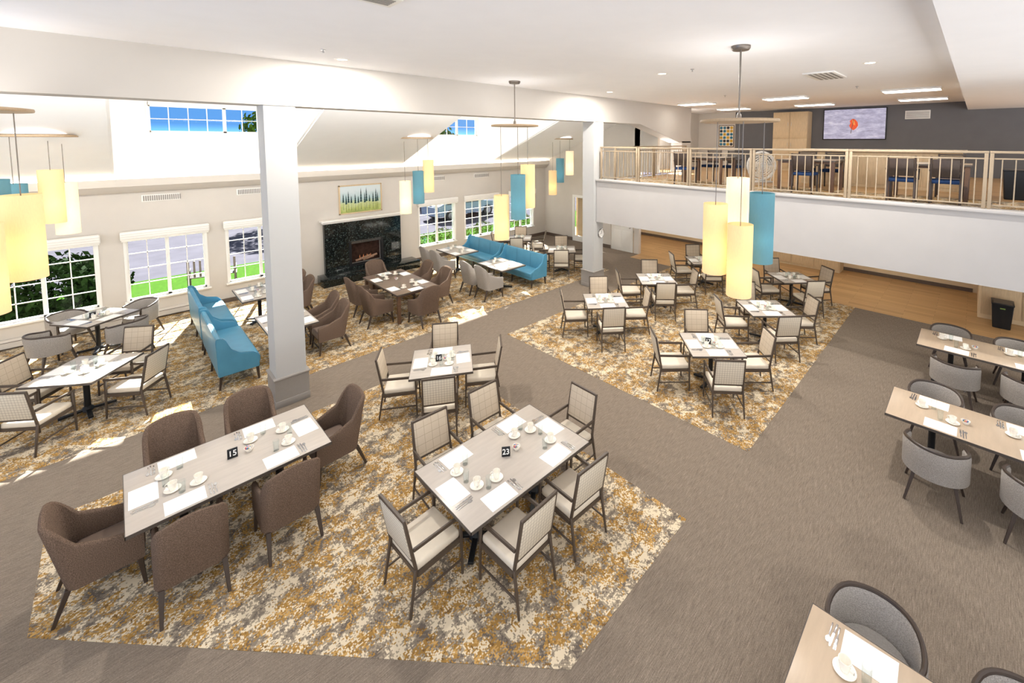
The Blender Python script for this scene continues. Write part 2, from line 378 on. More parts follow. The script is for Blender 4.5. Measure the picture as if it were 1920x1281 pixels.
# ceiling lights
def panel(mat):
    g=G();g.bb(-.3,.3,-.6,.6,-.05,0,.01);g2=G();g2.bb(-.27,.27,-.57,.57,-.056,-.049)
    return [('frame',g.mesh('frame',m_trimw)),('diffuser',g2.mesh('diffuser',mat))]
pa=panel(m_led);pn=panel(m_ledfill)
for x in(14.2,17.4):
    for y in(1.3,4.3,7.2):thing('ceiling_light_panel','rectangular white LED fill panel added out of view, switched on','ceiling light',(x,y,ZC),0,pa,'ceiling panels over the loft')
for x,y in((11.5,2),(15.3,2),(11.5,5),(15.3,5),(11.5,7.4),(15.3,8.4),(11.5,-1.2),(15.6,11.2)):
    thing('ceiling_light_panel','rectangular white LED panel under the loft, switched on','ceiling light',(x,y,2.07),0,pa,'ceiling panels under the loft')
for x,y in((-2.2,2.2),(0,0),(2.0,-1.6),(-2.2,-.6),(-.4,-2.6),(-4,4),(-4,1)):  # added panels out of view around the camera, soft fill for the near tables
    thing('ceiling_light_panel','rectangular white LED fill panel added out of view, switched on','ceiling light',(x,y,ZC),0,pn,'added fill panels out of view')
def alight(name,loc,rot,sx,sy,e,col=(1,1,1),parent=None,shape='RECTANGLE'):
    l=bpy.data.lights.new(name,'AREA');l.shape=shape;l.size=sx
    if shape=='RECTANGLE':l.size_y=sy
    l.energy=e;l.color=col
    o=bpy.data.objects.new(name,l);C.objects.link(o);o.location=loc;o.rotation_euler=rot
    if parent:o.parent=parent
    return o
g=G();g.lathe([(.0,-.004),(.075,-.004)],24);b=g.mesh('lens',m_can);g=G();g.lathe([(.075,-.004),(.10,-.010),(.12,0)],24);a=g.mesh('trim_ring',m_trimw)
for x,y in((2.67,7.6),(9.4,7.3),(7.6,4.6),(9.0,1.4)):
    r_=thing('recessed_downlight','round white recessed downlight in the ceiling','ceiling light',(x,y,ZC),0,[('trim_ring',a),('lens',b)],'ceiling downlights')
    alight('downlight_lamp',(0,0,-.012),(0,0,0),.14,.14,150,(1,.95,.88),r_,'DISK')
g=G();g.lathe([(0,-.05),(.012,-.05),(.012,-.01),(.035,-.008),(.035,0),(0,0)],12);a=g.mesh('sprinkler_head',m_chrome)
for x,y in((2.2,7.0),(7.5,3.9),(12.4,5.4),(12.6,2.2)):obj('sprinkler_head',a,(x,y,ZC),0,ceil_obj)
# ---------------------------------------------------------------- pendants
g=G();g.lathe([(0,-.022),(.49,-.022),(.525,-.018),(.53,0),(.525,.018),(.49,.022),(0,.022)],48);rm=g.mesh('ring',m_ivory)
def shademesh(mat):
    g=G();r=.165
    g.lathe([(r-.004,-.5),(r,-.5),(r,.5),(r-.004,.5),(r-.004,-.5)],32);return g.mesh('lamp_shade',mat)
sm={'y':shademesh(m_shy),'t':shademesh(m_sht),'w':shademesh(m_shw)}
def pendant(x,y,zr,ztop,shades,canopy=True):
    parts=[];g=G()
    if canopy:
        g.lathe([(0,-.06),(.11,-.06),(.13,-.03),(.13,0),(0,0)],24)
        parts.append(('canopy',g.mesh('canopy',m_brass),(0,0,ztop-zr)))
    g=G();g.cyl((0,0,0),(0,0,ztop-zr),.013,seg=10);g.lathe([(0,.022),(.035,.022),(.03,.09),(.012,.12),(0,.12)],12);parts.append(('rod',g.mesh('rod',m_brass)))
    parts.append(('ring',rm))
    for k,dx,dy,zt in shades:
        g=G();g.cyl((0,0,0),(0,0,zr-zt+.12),.006,seg=6)
        for q in range(3):
            an=q*2.094;g.cyl((0,0,.0),(.16*math.cos(an),.16*math.sin(an),-.0),.003,seg=5)
        g.lathe([(0,-.06),(.02,-.06),(.02,0),(0,0)],10)
        parts.append(('cord',g.mesh('cord',m_brass),(dx,dy,zt-.12-zr)))
        parts.append(('lamp_shade',sm[k],(dx,dy,zt-.5-zr)))
        g=G();g.lathe([(0,-.06),(.03,-.05),(.042,-.01),(.035,.03),(.015,.06),(0,.06)],12)
        parts.append(('bulb',g.mesh('bulb',m_shw),(dx,dy,zt-.28-zr)))
    r=thing('pendant_light','pendant with cream and teal cylinder shades under round tan disc','pendant light',(x,y,zr),0,parts,'cylinder cluster pendants')
    for k,dx,dy,zt in shades:
        l=bpy.data.lights.new('bulb_light','POINT');l.energy=3.0 if k!='t' else 2.4;l.color=(1,.80,.54) if k!='t' else (1,.97,.9);l.shadow_soft_size=.05
        o=bpy.data.objects.new('bulb_light',l);C.objects.link(o);o.location=(dx,dy,zt-.66-zr);o.parent=r
    alight('ceiling_fill_light',(0,0,.04),(math.pi,0,0),.9,.9,6,(1,.97,.93),r,'DISK')  # added lamp on top of the disc, only there to brighten the ceiling
pendant(6.18,2.48,4.79,ZC,[('y',-.286,.183,3.62),('y',-.287,-.177,3.37),('w',.378,.14,3.95),('t',.17,-.294,3.77)])
pendant(6.26,7.54,4.85,ZC,[('y',.33,-.05,3.97),('t',-.02,-.12,3.76),('y',-.3,.13,3.3)])
pendant(6.4,12.45,4.6,6.05,[('y',.3,-.2,3.93),('t',.02,-.1,3.6),('w',-.3,.12,3.3)],False)
pendant(12.8,12.5,4.6,4.45+.1,[('w',.35,-.2,4.1),('t',-.02,-.0,3.8),('y',-.3,.15,3.3)],False)
pendant(-1.13,7.95,4.85,ZC,[('y',.36,.12,3.88),('y',.10,-.25,3.62),('t',.1,.42,4.05)])
pendant(-.95,12.45,4.6,6.0,[('y',.12,.1,3.97),('w',.28,.24,3.72),('t',-.3,-.1,3.75)],False)
# ---------------------------------------------------------------- chair prototypes (sitter faces +Y)
def legmesh(a,b,w,k,mat,bev=.004):
    g=G();g.bar(a,b,w,w,k,bev);return g.mesh('leg',mat)
def framed_chair():
    P=[]
    g=G();g.box((0,.0,.445),(.52,.52,.085),.028,0,None,3);P.append(('seat',g.mesh('seat',m_cream)))
    g=G();g.bb(-.27,.27,.235,.262,.365,.41);g.bb(-.27,.27,-.262,-.235,.365,.41);g.bb(-.28,-.253,-.25,.25,.365,.41);g.bb(.253,.28,-.25,.25,.365,.41);P.append(('seat_rail',g.mesh('seat_rail',m_frame)))
    for sx in(-1,1):
        P.append(('leg',legmesh((sx*.28,.27,0),(sx*.275,.255,.64),.031,.75,m_frame)))
        P.append(('leg',legmesh((sx*.275,-.34,0),(sx*.265,-.265,.45),.031,.75,m_frame)))
        g=G();g.bar((sx*.278,.285,.650),(sx*.275,-.29,.665),.025,.038);P.append(('armrest',g.mesh('armrest',m_frame)))
        g=G();g.bar((sx*.28,.26,.17),(sx*.272,-.31,.17),.018,.022);P.append(('stretcher',g.mesh('stretcher',m_frame)))
    g=G()
    for sx in(-1,1):g.bar((sx*.262,-.262,.44),(sx*.25,-.37,1.0),.030,.030)
    g.bar((-.262,-.367,.985),(.262,-.367,.985),.032,.030);g.bar((-.26,-.283,.54),(.26,-.283,.54),.026,.026);P.append(('backrest_frame',g.mesh('backrest_frame',m_frame)))
    g=G();rot=Matrix.Rotation(R(10.8),3,'X');g.box((0,-.322,.765),(.485,.05,.425),.014,0,rot)
    me=g.mesh('backrest',[m_tuft,m_plaid])
    for p in me.polygons:
        if p.normal.y<-.3:p.material_index=1
    P.append(('backrest',me))
    done=set()
    for p in P:
        if p[1].name not in done:
            done.add(p[1].name);p[1].transform(Matrix.Diagonal((.92,.96,1,1)))
    return P
def ss(a,b,x):
    t=max(0,min(1,(x-a)/(b-a)));return t*t*(3-2*t)
def U(hw,fy,by,r,n=8):
    pts=[(hw,fy),(hw,fy-.08),(hw,(fy+by+r)/2),(hw,by+r+.03)]
    for i in range(n+1):
        t=math.pi/2*i/n;pts.append((hw-r+r*math.cos(t),by+r-r*math.sin(t)))
    pts+=[(.10,by),(.05,by)]
    return pts+[(0,by)]+[(-x,y) for x,y in reversed(pts)]
def uph_chair(fab,seat):
    P=[]
    g=G();g.shell(U(.285,.27,-.27,.11),.055,.29,lambda x,y:.60+.04*ss(.25,0,y)+.37*ss(-.07,-.25,y)-.07*(x/.29)**2*ss(-.1,-.25,y),.20)
    P.append(('backrest',g.mesh('backrest',fab)))
    g=G();g.box((0,.03,.395),(.46,.50,.13),.045,0,None,3);P.append(('seat',g.mesh('seat',seat)))
    g=G();g.box((0,.0,.31),(.51,.50,.05),.01);P.append(('seat_base',g.mesh('seat_base',fab)))
    for sx in(-1,1):
        P.append(('leg',legmesh((sx*.27,.26,0),(sx*.255,.23,.30),.046,.6,m_leg)))
        P.append(('leg',legmesh((sx*.25,-.36,0),(sx*.235,-.25,.30),.046,.6,m_leg)))
    g=G();g.bar((-.26,.245,.14),(.26,.245,.14),.02,.025);P.append(('stretcher',g.mesh('stretcher',m_leg)))
    return P
def barrel_chair():
    P=[];pts=[]
    for i in range(25):
        t=R(-28+(236)*i/24);pts.append((.33*math.cos(t),-.31*math.sin(t)+.0))
    zt=lambda x,y:.68+.07*ss(.1,-.25,y)
    g=G();g.shell(pts,.05,.36,zt,.10);P.append(('backrest',g.mesh('backrest',m_greyf)))
    rp=[]
    for x,y in pts:
        k=.93;w=max(0,min(1,(-y+.05)/.3));rp.append((x*k,y*k-.1*w*(zt(x,y)-.36),zt(x,y)+.005))
    rp=[(rp[0][0]*.99,rp[0][1]+.03,.45)]+[(rp[0][0],rp[0][1]+.02,.60)]+rp+[(rp[-1][0],rp[-1][1]+.02,.60),(rp[-1][0]*.99,rp[-1][1]+.03,.45)]
    g=G();g.tube(rp,.019,8);P.append(('rim',g.mesh('rim',m_leg)))
    g=G();g.lathe([(0,.36),(.27,.36),(.285,.39),(.285,.44),(.26,.47),(.15,.48),(0,.48)],28);P.append(('seat',g.mesh('seat',m_gseat)))
    for sx in(-1,1):
        P.append(('leg',legmesh((sx*.29,.25,0),(sx*.2,.18,.38),.042,.6,m_leg)))
        P.append(('leg',legmesh((sx*.27,-.30,0),(sx*.19,-.19,.38),.042,.6,m_leg)))
    return P
def loft_chair():
    P=[]
    g=G();g.box((0,0,.445),(.46,.46,.07),.02);P.append(('seat',g.mesh('seat',m_navy)))
    for sx in(-1,1):
        P.append(('leg',legmesh((sx*.21,.21,0),(sx*.21,.21,.44),.04,.8,m_leg)));P.append(('leg',legmesh((sx*.21,-.25,0),(sx*.21,-.21,.44),.04,.8,m_leg)))
    g=G()
    for sx in(-1,1):
        g.bar((sx*.21,-.21,.42),(sx*.21,-.29,.92),.035);g.bar((sx*.235,.2,.64),(sx*.235,-.25,.66),.03,.04);g.bar((sx*.23,.2,.44),(sx*.235,.2,.64),.03)
    g.bar((-.23,-.285,.9),(.23,-.285,.9),.05,.03);g.box((0,-.26,.7),(.38,.04,.34),.012,1,Matrix.Rotation(R(9),3,'X'))
    P.append(('backrest',g.mesh('backrest',[m_leg,m_leg])));return P
CH={'f':(framed_chair(),'dining_chair','dark-framed armchair with cream seat and plaid upholstered back','framed dining armchairs'),
 'b':(uph_chair(m_brownf,m_bseat),'upholstered_armchair','brown woven upholstered dining armchair with dark tapered legs','brown upholstered armchairs'),
 'g':(uph_chair(m_greyf,m_gseat),'upholstered_armchair','grey upholstered dining armchair with dark tapered legs','grey upholstered armchairs'),
 'r':(barrel_chair(),'barrel_chair','grey barrel-back chair with dark wooden rim and legs','grey barrel chairs'),
 'l':(loft_chair(),'loft_chair','dark wooden armchair with navy blue seat','navy loft chairs')}
def chair(k,x,y,rz,z=0):
    P,n,l,gp=CH[k];return thing(n,l,'chair',(x,y,z),rz,P,gp)
# ---------------------------------------------------------------- tableware prototypes
g=G();g.box((0,0,.0016),(.33,.23,.002));me_mat=g.mesh('placemat',m_paper)
g=G();g.lathe([(0,.004),(.035,.004),(.04,.0),(.045,.002),(.072,.014),(.074,.017),(.045,.009),(.03,.008),(0,.008)],24);me_sau=g.mesh('saucer',m_china)
g=G();g.lathe([(0,.004),(.022,0),(.026,.002),(.030,.02),(.038,.05),(.041,.082),(.0385,.082),(.035,.05),(.027,.02),(.02,.01),(0,.009)],24);me_cup=g.mesh('cup',m_china)
g=G();g.tube([(.036,0,.065),(.055,0,.066),(.066,0,.052),(.062,0,.032),(.032,0,.022)],.005,8);me_hdl=g.mesh('handle',m_china)
g=G();g.lathe([(0,.012),(.026,.012),(.030,.10),(.031,.13),(.034,.13),(.033,.10),(.029,0),(0,0)],20);me_gls=g.mesh('drinking_glass',m_glass)
g=G();g.box((0,-.03,.002),(.011,.10,.003),.001);g.box((0,.045,.002),(.020,.07,.002),.001)
for k in(-1,0,1):g.box((k*.007,.09,.002),(.003,.05,.002))
me_fork=g.mesh('fork',m_chrome)
g=G();g.box((0,-.05,.002),(.013,.09,.004),.001);g.prism([(-.007,-.005),(.007,-.005),(.009,.08),(.002,.115),(-.007,.11)],'z',.001,.003);me_knife=g.mesh('knife',m_chrome)
g=G();g.box((0,-.02,.002),(.009,.13,.003),.001);g.prism([(.016*math.cos(t*.524),.065+.026*math.sin(t*.524)) for t in range(12)],'z',.001,.004);me_spoon=g.mesh('spoon',m_chrome)
g=G();g.lathe([(0,.002),(.03,0),(.045,.025),(.05,.045),(.047,.045),(.04,.025),(.025,.01),(0,.01)],20);me_bowl=g.mesh('sugar_bowl',m_china)
g=G()
mp=[M('packet_blue',(90,150,200)),M('packet_pink',(226,140,150)),M('packet_yellow',(236,210,110)),m_paper]
for k in range(7):g.box((random.uniform(-.02,.02),random.uniform(-.02,.02),.04),(.042,.006,.04),0,k%4,Matrix.Rotation(random.uniform(-1,1),3,'Z')@Matrix.Rotation(.3,3,'X'))
me_pk=g.mesh('sugar_packets',mp)
def setting(x,y,z,rz,far=False,wide=False):
    M3=Matrix.Rotation(rz,3,'Z')
    def P(a,b,c=0):
        v=M3@Vector((a,b,0));return(x+v.x,y+v.y,z+c)
    obj('placemat',me_mat,P(0,.15),rz+random.uniform(-.05,.05),label='white paper placemat on a dining table',category='placemat',group='paper placemats')
    cx,cy=(.13,.37) if wide else (.115,.352)
    obj('saucer',me_sau,P(cx,cy),rz,label='white china saucer under a cup',category='saucer',group='saucers')
    c=obj('cup',me_cup,P(cx,cy,.009),rz+random.uniform(0,6),label='white china coffee cup on a saucer',category='cup',group='coffee cups')
    if not far:obj('handle',me_hdl,(0,0,0),0,c)
    obj('drinking_glass',me_gls,P(-.01,.325,.0),rz,label='clear empty water glass on a dining table',category='glass',group='water glasses')
    if not far:
        for dx,me,n in((.20,me_fork,'fork'),(.225,me_knife,'knife'),(.25,me_spoon,'spoon')):
            obj(n,me,P(dx,.14),rz+random.uniform(-.06,.06),label='polished steel %s beside a placemat'%n,category=n,group='table cutlery')
def number_sign(t,x,y,z,rz):
    g=G();g.box((0,0,.055),(.10,.012,.11),.004,0,Matrix.Rotation(R(-12),3,'X'));g.box((0,.012,.006),(.10,.05,.012),.003);pm=g.mesh('plate',m_black)
    cu=bpy.data.curves.new('num','FONT');cu.body=t;cu.size=.085;cu.align_x='CENTER';cu.align_y='CENTER';cu.extrude=.0015;cu.offset=.001
    to=bpy.data.objects.new('num',cu);C.objects.link(to);dg=bpy.context.evaluated_depsgraph_get();me=bpy.data.meshes.new_from_object(to.evaluated_get(dg));bpy.data.objects.remove(to)
    me.transform(Matrix.Translation((0,-.0085,.055))@Matrix.Rotation(R(-12),4,'X')@Matrix.Rotation(R(90),4,'X'));me.materials.clear();me.materials.append(m_paper)
    thing('table_number_sign','small black table number sign reading %s'%t,'sign',(x,y,z),rz,[('plate',pm),('numeral',me)],'table number signs')
# ---------------------------------------------------------------- tables
tabcache={}
def table_proto(sx,sy,top,legs4=False):
    key=(sx,sy,top.name,legs4)
    if key in tabcache:return tabcache[key]
    P=[];g=G();g.box((0,0,.735),(sx-.012,sy-.012,.03),.002);P.append(('tabletop',g.mesh('tabletop',top)))
    g=G();
    for s in(-1,1):
        g.box((s*(sx/2-.003),0,.734),(.006,sy,.034));g.box((0,s*(sy/2-.003),.734),(sx,.006,.034))
    P.append(('table_edge',g.mesh('table_edge',m_edge)))
    if legs4:
        for a in(-1,1):
            for b in(-1,1):P.append(('leg',legmesh((a*(sx/2-.07),b*(sy/2-.07),0),(a*(sx/2-.07),b*(sy/2-.07),.72),.08,.9,m_darkwood)))
        g=G()
        for a in(-1,1):
            g.box((a*(sx/2-.07),0,.69),(.025,sy-.15,.055));g.box((0,a*(sy/2-.07),.69),(sx-.15,.025,.055))
        P.append(('apron',g.mesh('apron',m_darkwood)))
    else:
        L=max(sx,sy);offs=[0] if L<1.3 else [-L*.25,L*.25]
        for o in offs:
            c=(o,0,0) if sx>=sy else (0,o,0)
            g=G();g.cyl((0,0,.08),(0,0,.70),.04);g.box((0,0,.71),(.4,.4,.02),.004);g.lathe([(.08,.05),(.07,.09),(.04,.12)],20)
            P.append(('pedestal',g.mesh('pedestal',m_black),c))
            g=G()
            for q in range(4):
                an=R(45+90*q);v=Vector((math.cos(an),math.sin(an),0));g.bar(tuple(v*.03+Vector((0,0,.065))),tuple(v*.33+Vector((0,0,.045))),.06,.035)
                g.cyl(tuple(v*.31),tuple(v*.31+Vector((0,0,.04))),.022,.015,12,1)
            P.append(('table_base',g.mesh('table_base',[m_black,m_chrome]),c))
    tabcache[key]=P;return P
def tset(cx,cy,rot,sx,sy,seats,ck,top=m_top,num=None,far=False,legs4=False,lab=None,gap=.24,jit=.025,caddy=True,gaps={}):
    rt=R(rot)
    thing('dining_table',lab or 'greige laminate dining table with dark edge on black pedestal','table',(cx,cy,0),rt,table_proto(sx,sy,top,legs4),None)
    for s in seats:
        side,off=s[0],s[1];k=s[2] if len(s)>2 else ck
        a=R(side);o=Vector((math.cos(a),math.sin(a)));t=Vector((-o.y,o.x));half=sx/2 if side in(0,180) else sy/2
        M2=Matrix.Rotation(rt,2)
        p=M2@(o*half+t*off);setting(cx+p.x,cy+p.y,.75,a+rt+math.pi/2,far,min(sx,sy)>1.05)
        if k:
            p=M2@(o*(half+gaps.get(side,gap)+random.uniform(-jit,jit))+t*(off+random.uniform(-.02,.02)))
            chair(k,cx+p.x,cy+p.y,a+rt+math.pi/2+R(random.uniform(-3.5,3.5)))
    fx=math.atan2(cy,cx)-math.pi/2
    big=max(sx,sy)>1.3
    if num:
        p=Matrix.Rotation(fx,2)@Vector((-.055,0));number_sign(num,cx+p.x*(0 if big else 1),cy+p.y*(0 if big else 1),.75,fx)
    if caddy and not far:
        p=Matrix.Rotation(rt,2)@(Vector((.16,.0)) if sx>sy else Vector((0,.16))) if big else (Matrix.Rotation(fx,2)@Vector((.06,0)) if num else Vector((0,0)))
        thing('sugar_bowl','small white china bowl of sugar packets','bowl',(cx+p.x,cy+p.y,.75),0,[('sugar_packets',me_pk)],'sugar bowls',me_bowl)
six=[(90,-.42),(90,.42),(270,-.42),(270,.42),(0,0),(180,0)]
four=[(0,0),(90,0),(180,0),(270,0)]
tset(.80,6.23,0,1.82,1.12,[(90,-.34),(90,.46),(270,-.46),(270,.40),(0,0),(180,0)],'b',num='15',lab='large greige laminate dining table numbered 15, set for six',gap=.08,gaps={90:.17,0:.14,180:.12})
tset(3.06,3.90,0,1.75,1.13,six,'f',num='23',lab='large greige laminate dining table numbered 23, set for six',gap=.09,gaps={90:.15,0:.2,180:.15})
tset(3.72,6.47,-32,1.0,1.0,four,'f',num='16',lab='square laminate dining table numbered 16, set for four',gap=.17)
tset(7.48,3.40,-47,.95,.95,four,'f',num='17',lab='square laminate dining table numbered 17, set for four')
for c in((10.0,3.3),(12.8,3.55),(7.86,6.2),(10.1,6.2),(12.75,6.1)):tset(c[0],c[1],-45+random.uniform(-4,4),.95,.95,four,'f')
tset(-.42,13.5,-55,.95,.95,four,'r',num='8',lab='square laminate table numbered 8 with grey barrel chairs',gap=.3)
tset(-.5,10.5,-38,1.0,1.0,four,'f',lab='square white-lit laminate table in the sun, set for four')
tset(10.64,10.33,-45,.95,.95,four,'f',far=True)
tset(10.75,12.75,-45,.95,.95,four,'f',far=True)
for X,sd in((2.35,180),(8.05,0)):
    for Y in(10.4,12.85):
        k='b' if X<5 else 'g'
        o=180-sd
        tset(X,Y,0,.9,1.25,[(sd,-.32,None),(sd,.32,None),(o,-.35,k),(o,.35,k)],k,far=(X>5),lab='rectangular laminate table standing at a blue booth bench',gap=.27)
tset(5.15,11.1,0,1.1,2.1,[(0,-.5),(0,.5),(180,-.5),(180,.5),(90,0),(270,0)],'b',top=m_topdark,legs4=True,lab='large dark wooden dining table with four square legs')
tset(10.6,-.3,0,.95,1.9,[(0,.5),(0,-.4),(180,.5),(180,-.4)],'r',top=m_toptan,lab='long tan laminate table with grey barrel chairs')
tset(7.65,-.22,0,.9,1.95,[(0,.5),(0,-.4),(180,.5),(180,-.4)],'r',top=m_toptan,lab='long tan laminate table with grey barrel chairs')
tset(3.3,-.18,0,.9,1.95,[(0,.57),(0,-.30),(180,.5,None)],'r',top=m_toptan,lab='long tan laminate table near a barrel chair',gap=.11)
# ---------------------------------------------------------------- booth benches
def bench_parts(L):
    P=[]
    g=G();g.box((.02,0,.39),(.56,L-.1,.14),.035,0,None,3)
    P.append(('seat',g.mesh('seat',m_blue)))
    g=G();g.prism([(-.34,.24),(-.23,.24),(-.23,.5),(-.26,.90),(-.29,.94),(-.345,.94),(-.36,.90)],'y',-L/2+.05,L/2-.05,0,.012)
    for k in range(1,3):
        y=-L/2+L*k/3;g.bar((-.226,y,.47),(-.257,y,.90),.006,.006,1,0,1)
    P.append(('backrest',g.mesh('backrest',[m_blue,m_seam])))
    for s in(-1,1):
        g=G();y0=s*(L/2-.03);g.prism([(-.34,.26),(.27,.26),(.27,.48),(.20,.56),(-.02,.62),(-.14,.72),(-.22,.92),(-.27,.97),(-.355,.97),(-.365,.9)],'y',y0-.03,y0+.03,0,.012)
        P.append(('bench_wing',g.mesh('bench_wing',m_blue)))
    g=G();g.box((-.02,0,.28),(.58,L-.12,.08),.01);P.append(('bench_base',g.mesh('bench_base',m_blue)))
    for x in(-.30,.24):
        for y in(-L/2+.06,0,L/2-.06):P.append(('leg',legmesh((x+(.02 if x>0 else -.03),y,0),(x,y,.26),.05,.6,m_leg)))
    return P
bp=bench_parts(2.02)
for x,rz in((1.45,0),(8.92,math.pi)):
    for y in(10.65,12.82):thing('booth_bench','teal blue vinyl booth bench with high back and dark legs','bench',(x,y,0),rz,bp,'blue booth benches')
# ---------------------------------------------------------------- fireplace
P=[]
g=G();g.bb(4.5,5.22,14.86,15,0,1.88);g.bb(6.35,7.0,14.86,15,0,1.88);g.bb(5.22,6.35,14.86,15,1.2,1.88);g.bb(5.22,6.35,14.86,15,0,.36);P.append(('surround',g.mesh('surround',m_granite)))
g=G();g.bb(4.25,7.4,14.25,14.86,0,.28,.01);P.append(('hearth',g.mesh('hearth',m_granite)))
g=G();g.bb(4.4,7.1,14.72,15,1.93,1.99,.01);g.bb(4.45,7.05,14.80,15,1.87,1.93,.01);P.append(('mantel',g.mesh('mantel',m_trimw)))
g=G();g.bb(5.22,6.35,14.84,14.90,1.1,1.2);g.bb(5.22,6.35,14.84,14.90,.36,.44);g.bb(5.22,5.30,14.84,14.90,.44,1.1);g.bb(6.27,6.35,14.84,14.90,.44,1.1)
for k in range(4):g.bb(5.3,6.27,14.835,14.845,1.115+k*.02,1.123+k*.02,0,1)
P.append(('firebox_frame',g.mesh('firebox_frame',[m_black,m_chrome])))
g=G();g.bb(5.3,6.27,14.98,15.0,.44,1.1);P.append(('firebox_back',g.mesh('firebox_back',M('soot_brick',(58,42,36),.9,var=.4,scale=8))))
fl=M('flame',(180,110,70),.5,emit=(255,150,70),es=.15)
g=G()
for k in range(4):g.cyl((5.45+.12*k,14.94,.5+.03*(k%2)),(5.8+.12*k,14.93,.56+.05*(k%2)),.04,seg=8)
P.append(('logs',g.mesh('logs',M('pale_log',(150,120,100),.9,var=.3))))
g=G()
for k in range(4):g.lathe([(0,0),(.018,.03),(.012,.07),(.005,.10),(0,.12)],8,0,(5.58+.12*k,14.92,.57))
P.append(('flames',g.mesh('flames',fl)))
thing('fireplace','black speckled granite fireplace with white mantel and raised hearth','fireplace',(0,0,0),0,P)
def sky_canvas():
    m,nt,b=newmat('landscape_print');v=coords(nt);s=nt.nodes.new('ShaderNodeSeparateXYZ');nt.links.new(v,s.inputs[0])
    n=noise(nt,v,5,6,.65);ma=nt.nodes.new('ShaderNodeMath');ma.operation='MULTIPLY_ADD';ma.inputs[1].default_value=.5;nt.links.new(n,ma.inputs[0]);nt.links.new(s.outputs[2],ma.inputs[2])
    nt.links.new(ramp(nt,ma.outputs[0],[(.2,lin((120,136,80))),(.4,lin((172,182,100))),(.58,lin((196,206,150))),(.72,lin((170,196,200))),(1,lin((206,218,222)))]),b.inputs['Base Color']);return m
g=G();g.bb(-.66,.66,-.03,-.02,.04,.92,0,0);me=g.mesh('canvas',sky_canvas())
g=G()
for k in range(13):
    x=-.58+k*.097+random.uniform(-.03,.03);h=random.uniform(.24,.5);b0=.36+random.uniform(-.04,.04)
    for q in range(4):
        w=.036*(1-q*.2);z=b0+h*.2*q;g.prism([(x-w,z),(x+w,z),(x,z+h*.36)],'y',-.034,-.031)
    g.prism([(x-.004,b0-.25),(x+.004,b0-.25),(x,b0+.1)],'y',-.034,-.031)
mt=g.mesh('painted_trees',M('painted_tree_green',(52,78,80),.8))
g=G()
for s in(-1,1):g.bb(s*.66,s*.70,-.05,0,0,.96,.004);
g.bb(-.7,.7,-.05,0,-.0,.04,.004);g.bb(-.7,.7,-.05,0,.92,.96,.004)
thing('painting','framed landscape painting of pine trees above a misty meadow','painting',(5.7,YW,2.1),0,[('canvas',me),('painted_trees',mt),('picture_frame',g.mesh('picture_frame',m_cab))])
g=G();g.tube([(.13*math.cos(t*.3927),0,.13*math.sin(t*.3927)) for t in range(16)],.012,8,0,True);rim=g.mesh('rim',m_chrome)
g=G();g.cyl((0,-.005,0),(0,.01,0),.13,seg=32);fc=g.mesh('clock_face',m_paper)
g=G();g.bar((0,-.01,0),(.0,-.01,.09),.008,.004,1,0);g.bar((0,-.01,0),(-.06,-.01,-.02),.01,.004,1,0)
thing('wall_clock','round wall clock with white face on a column','clock',(10.33,8.32,1.66),0,[('rim',rim),('clock_face',fc),('clock_hands',g.mesh('clock_hands',m_black))])
# ---------------------------------------------------------------- railings
def railing(p0,p1,z0=3.36,ztop=.96):
    p0=Vector(p0);p1=Vector(p1);d=p1-p0;L=d.length;rz=math.atan2(d.y,d.x);P=[]
    g=G();g.box((L/2,0,ztop),(L,.06,.04),.006);P.append(('top_rail',g.mesh('top_rail',m_rail)))
    g=G();g.box((L/2,0,ztop-.11),(L,.025,.025),.003);P.append(('mid_rail',g.mesh('mid_rail',m_rail)))
    g=G();g.box((L/2,0,.07),(L,.025,.025),.003);P.append(('bottom_rail',g.mesh('bottom_rail',m_rail)))
    g=G();g.box((0,0,ztop/2),(.05,.05,ztop),.003);pm=g.mesh('post',m_rail)
    P.append(('post',pm,(.03,0,0)))
    P.append(('post',pm,(L-.03,0,0)))
    g=G();g.box((0,0,.0),(.016,.016,ztop-.18));bm_=g.mesh('baluster',m_rail)
    n=int(L/.15)
    for i in range(1,n):P.append(('baluster',bm_,(L*i/n,0,.07+(ztop-.18)/2)))
    thing('railing','taupe painted metal guard railing along the loft edge','railing',(p0.x,p0.y,z0),rz,P,'loft railings')
ys=[-4.2,-2.2,-.15,1.86,3.75,5.33,6.9,8.25]
for a,b in zip(ys,ys[1:]):railing((10.19,a+.004),(10.19,b-.004))
for a,b in((10.7,12.9),(12.95,15.2)):railing((a,8.1),(b,8.1),3.304,1.02)
# ---------------------------------------------------------------- loft furniture
for cx,cy,sy,cs in((11.9,5.6,1.2,((1,-.3),(1,.35),(-1,.3))),(12.0,3.0,1.3,((1,-.3),(1,.35),(-1,-.1))),(11.6,.7,1.3,((-1,-.3),(1,-.3),(-1,.35)))):
    P=table_proto(1.0,sy,m_toptan,True)
    thing('loft_table','wooden table with four square legs on the loft','table',(cx,cy,3.304),0,P,'loft tables')
    for sx_,oy in cs:chair('l',cx+sx_*.82,cy+oy,R(90) if sx_>0 else R(-90),3.304)
P=[];g=G();g.bb(-.3,.3,-1.7,1.7,0,.93)
for k in range(5):g.bb(-.315,-.3,-1.65+k*.67,-1.02+k*.67,.08,.86,.004)
P.append(('bar_body',g.mesh('bar_body',m_cab)));g=G();g.bb(-.42,.36,-1.78,1.78,.93,.99,.008);P.append(('worktop',g.mesh('worktop',m_stone)))
thing('bar_counter','maple bar counter with speckled stone worktop','counter',(14.0,1.95,3.3),0,P)
P=[];g=G();g.bb(-.3,.3,-.65,.65,0,2.4);P.append(('body',g.mesh('body',m_cab)))
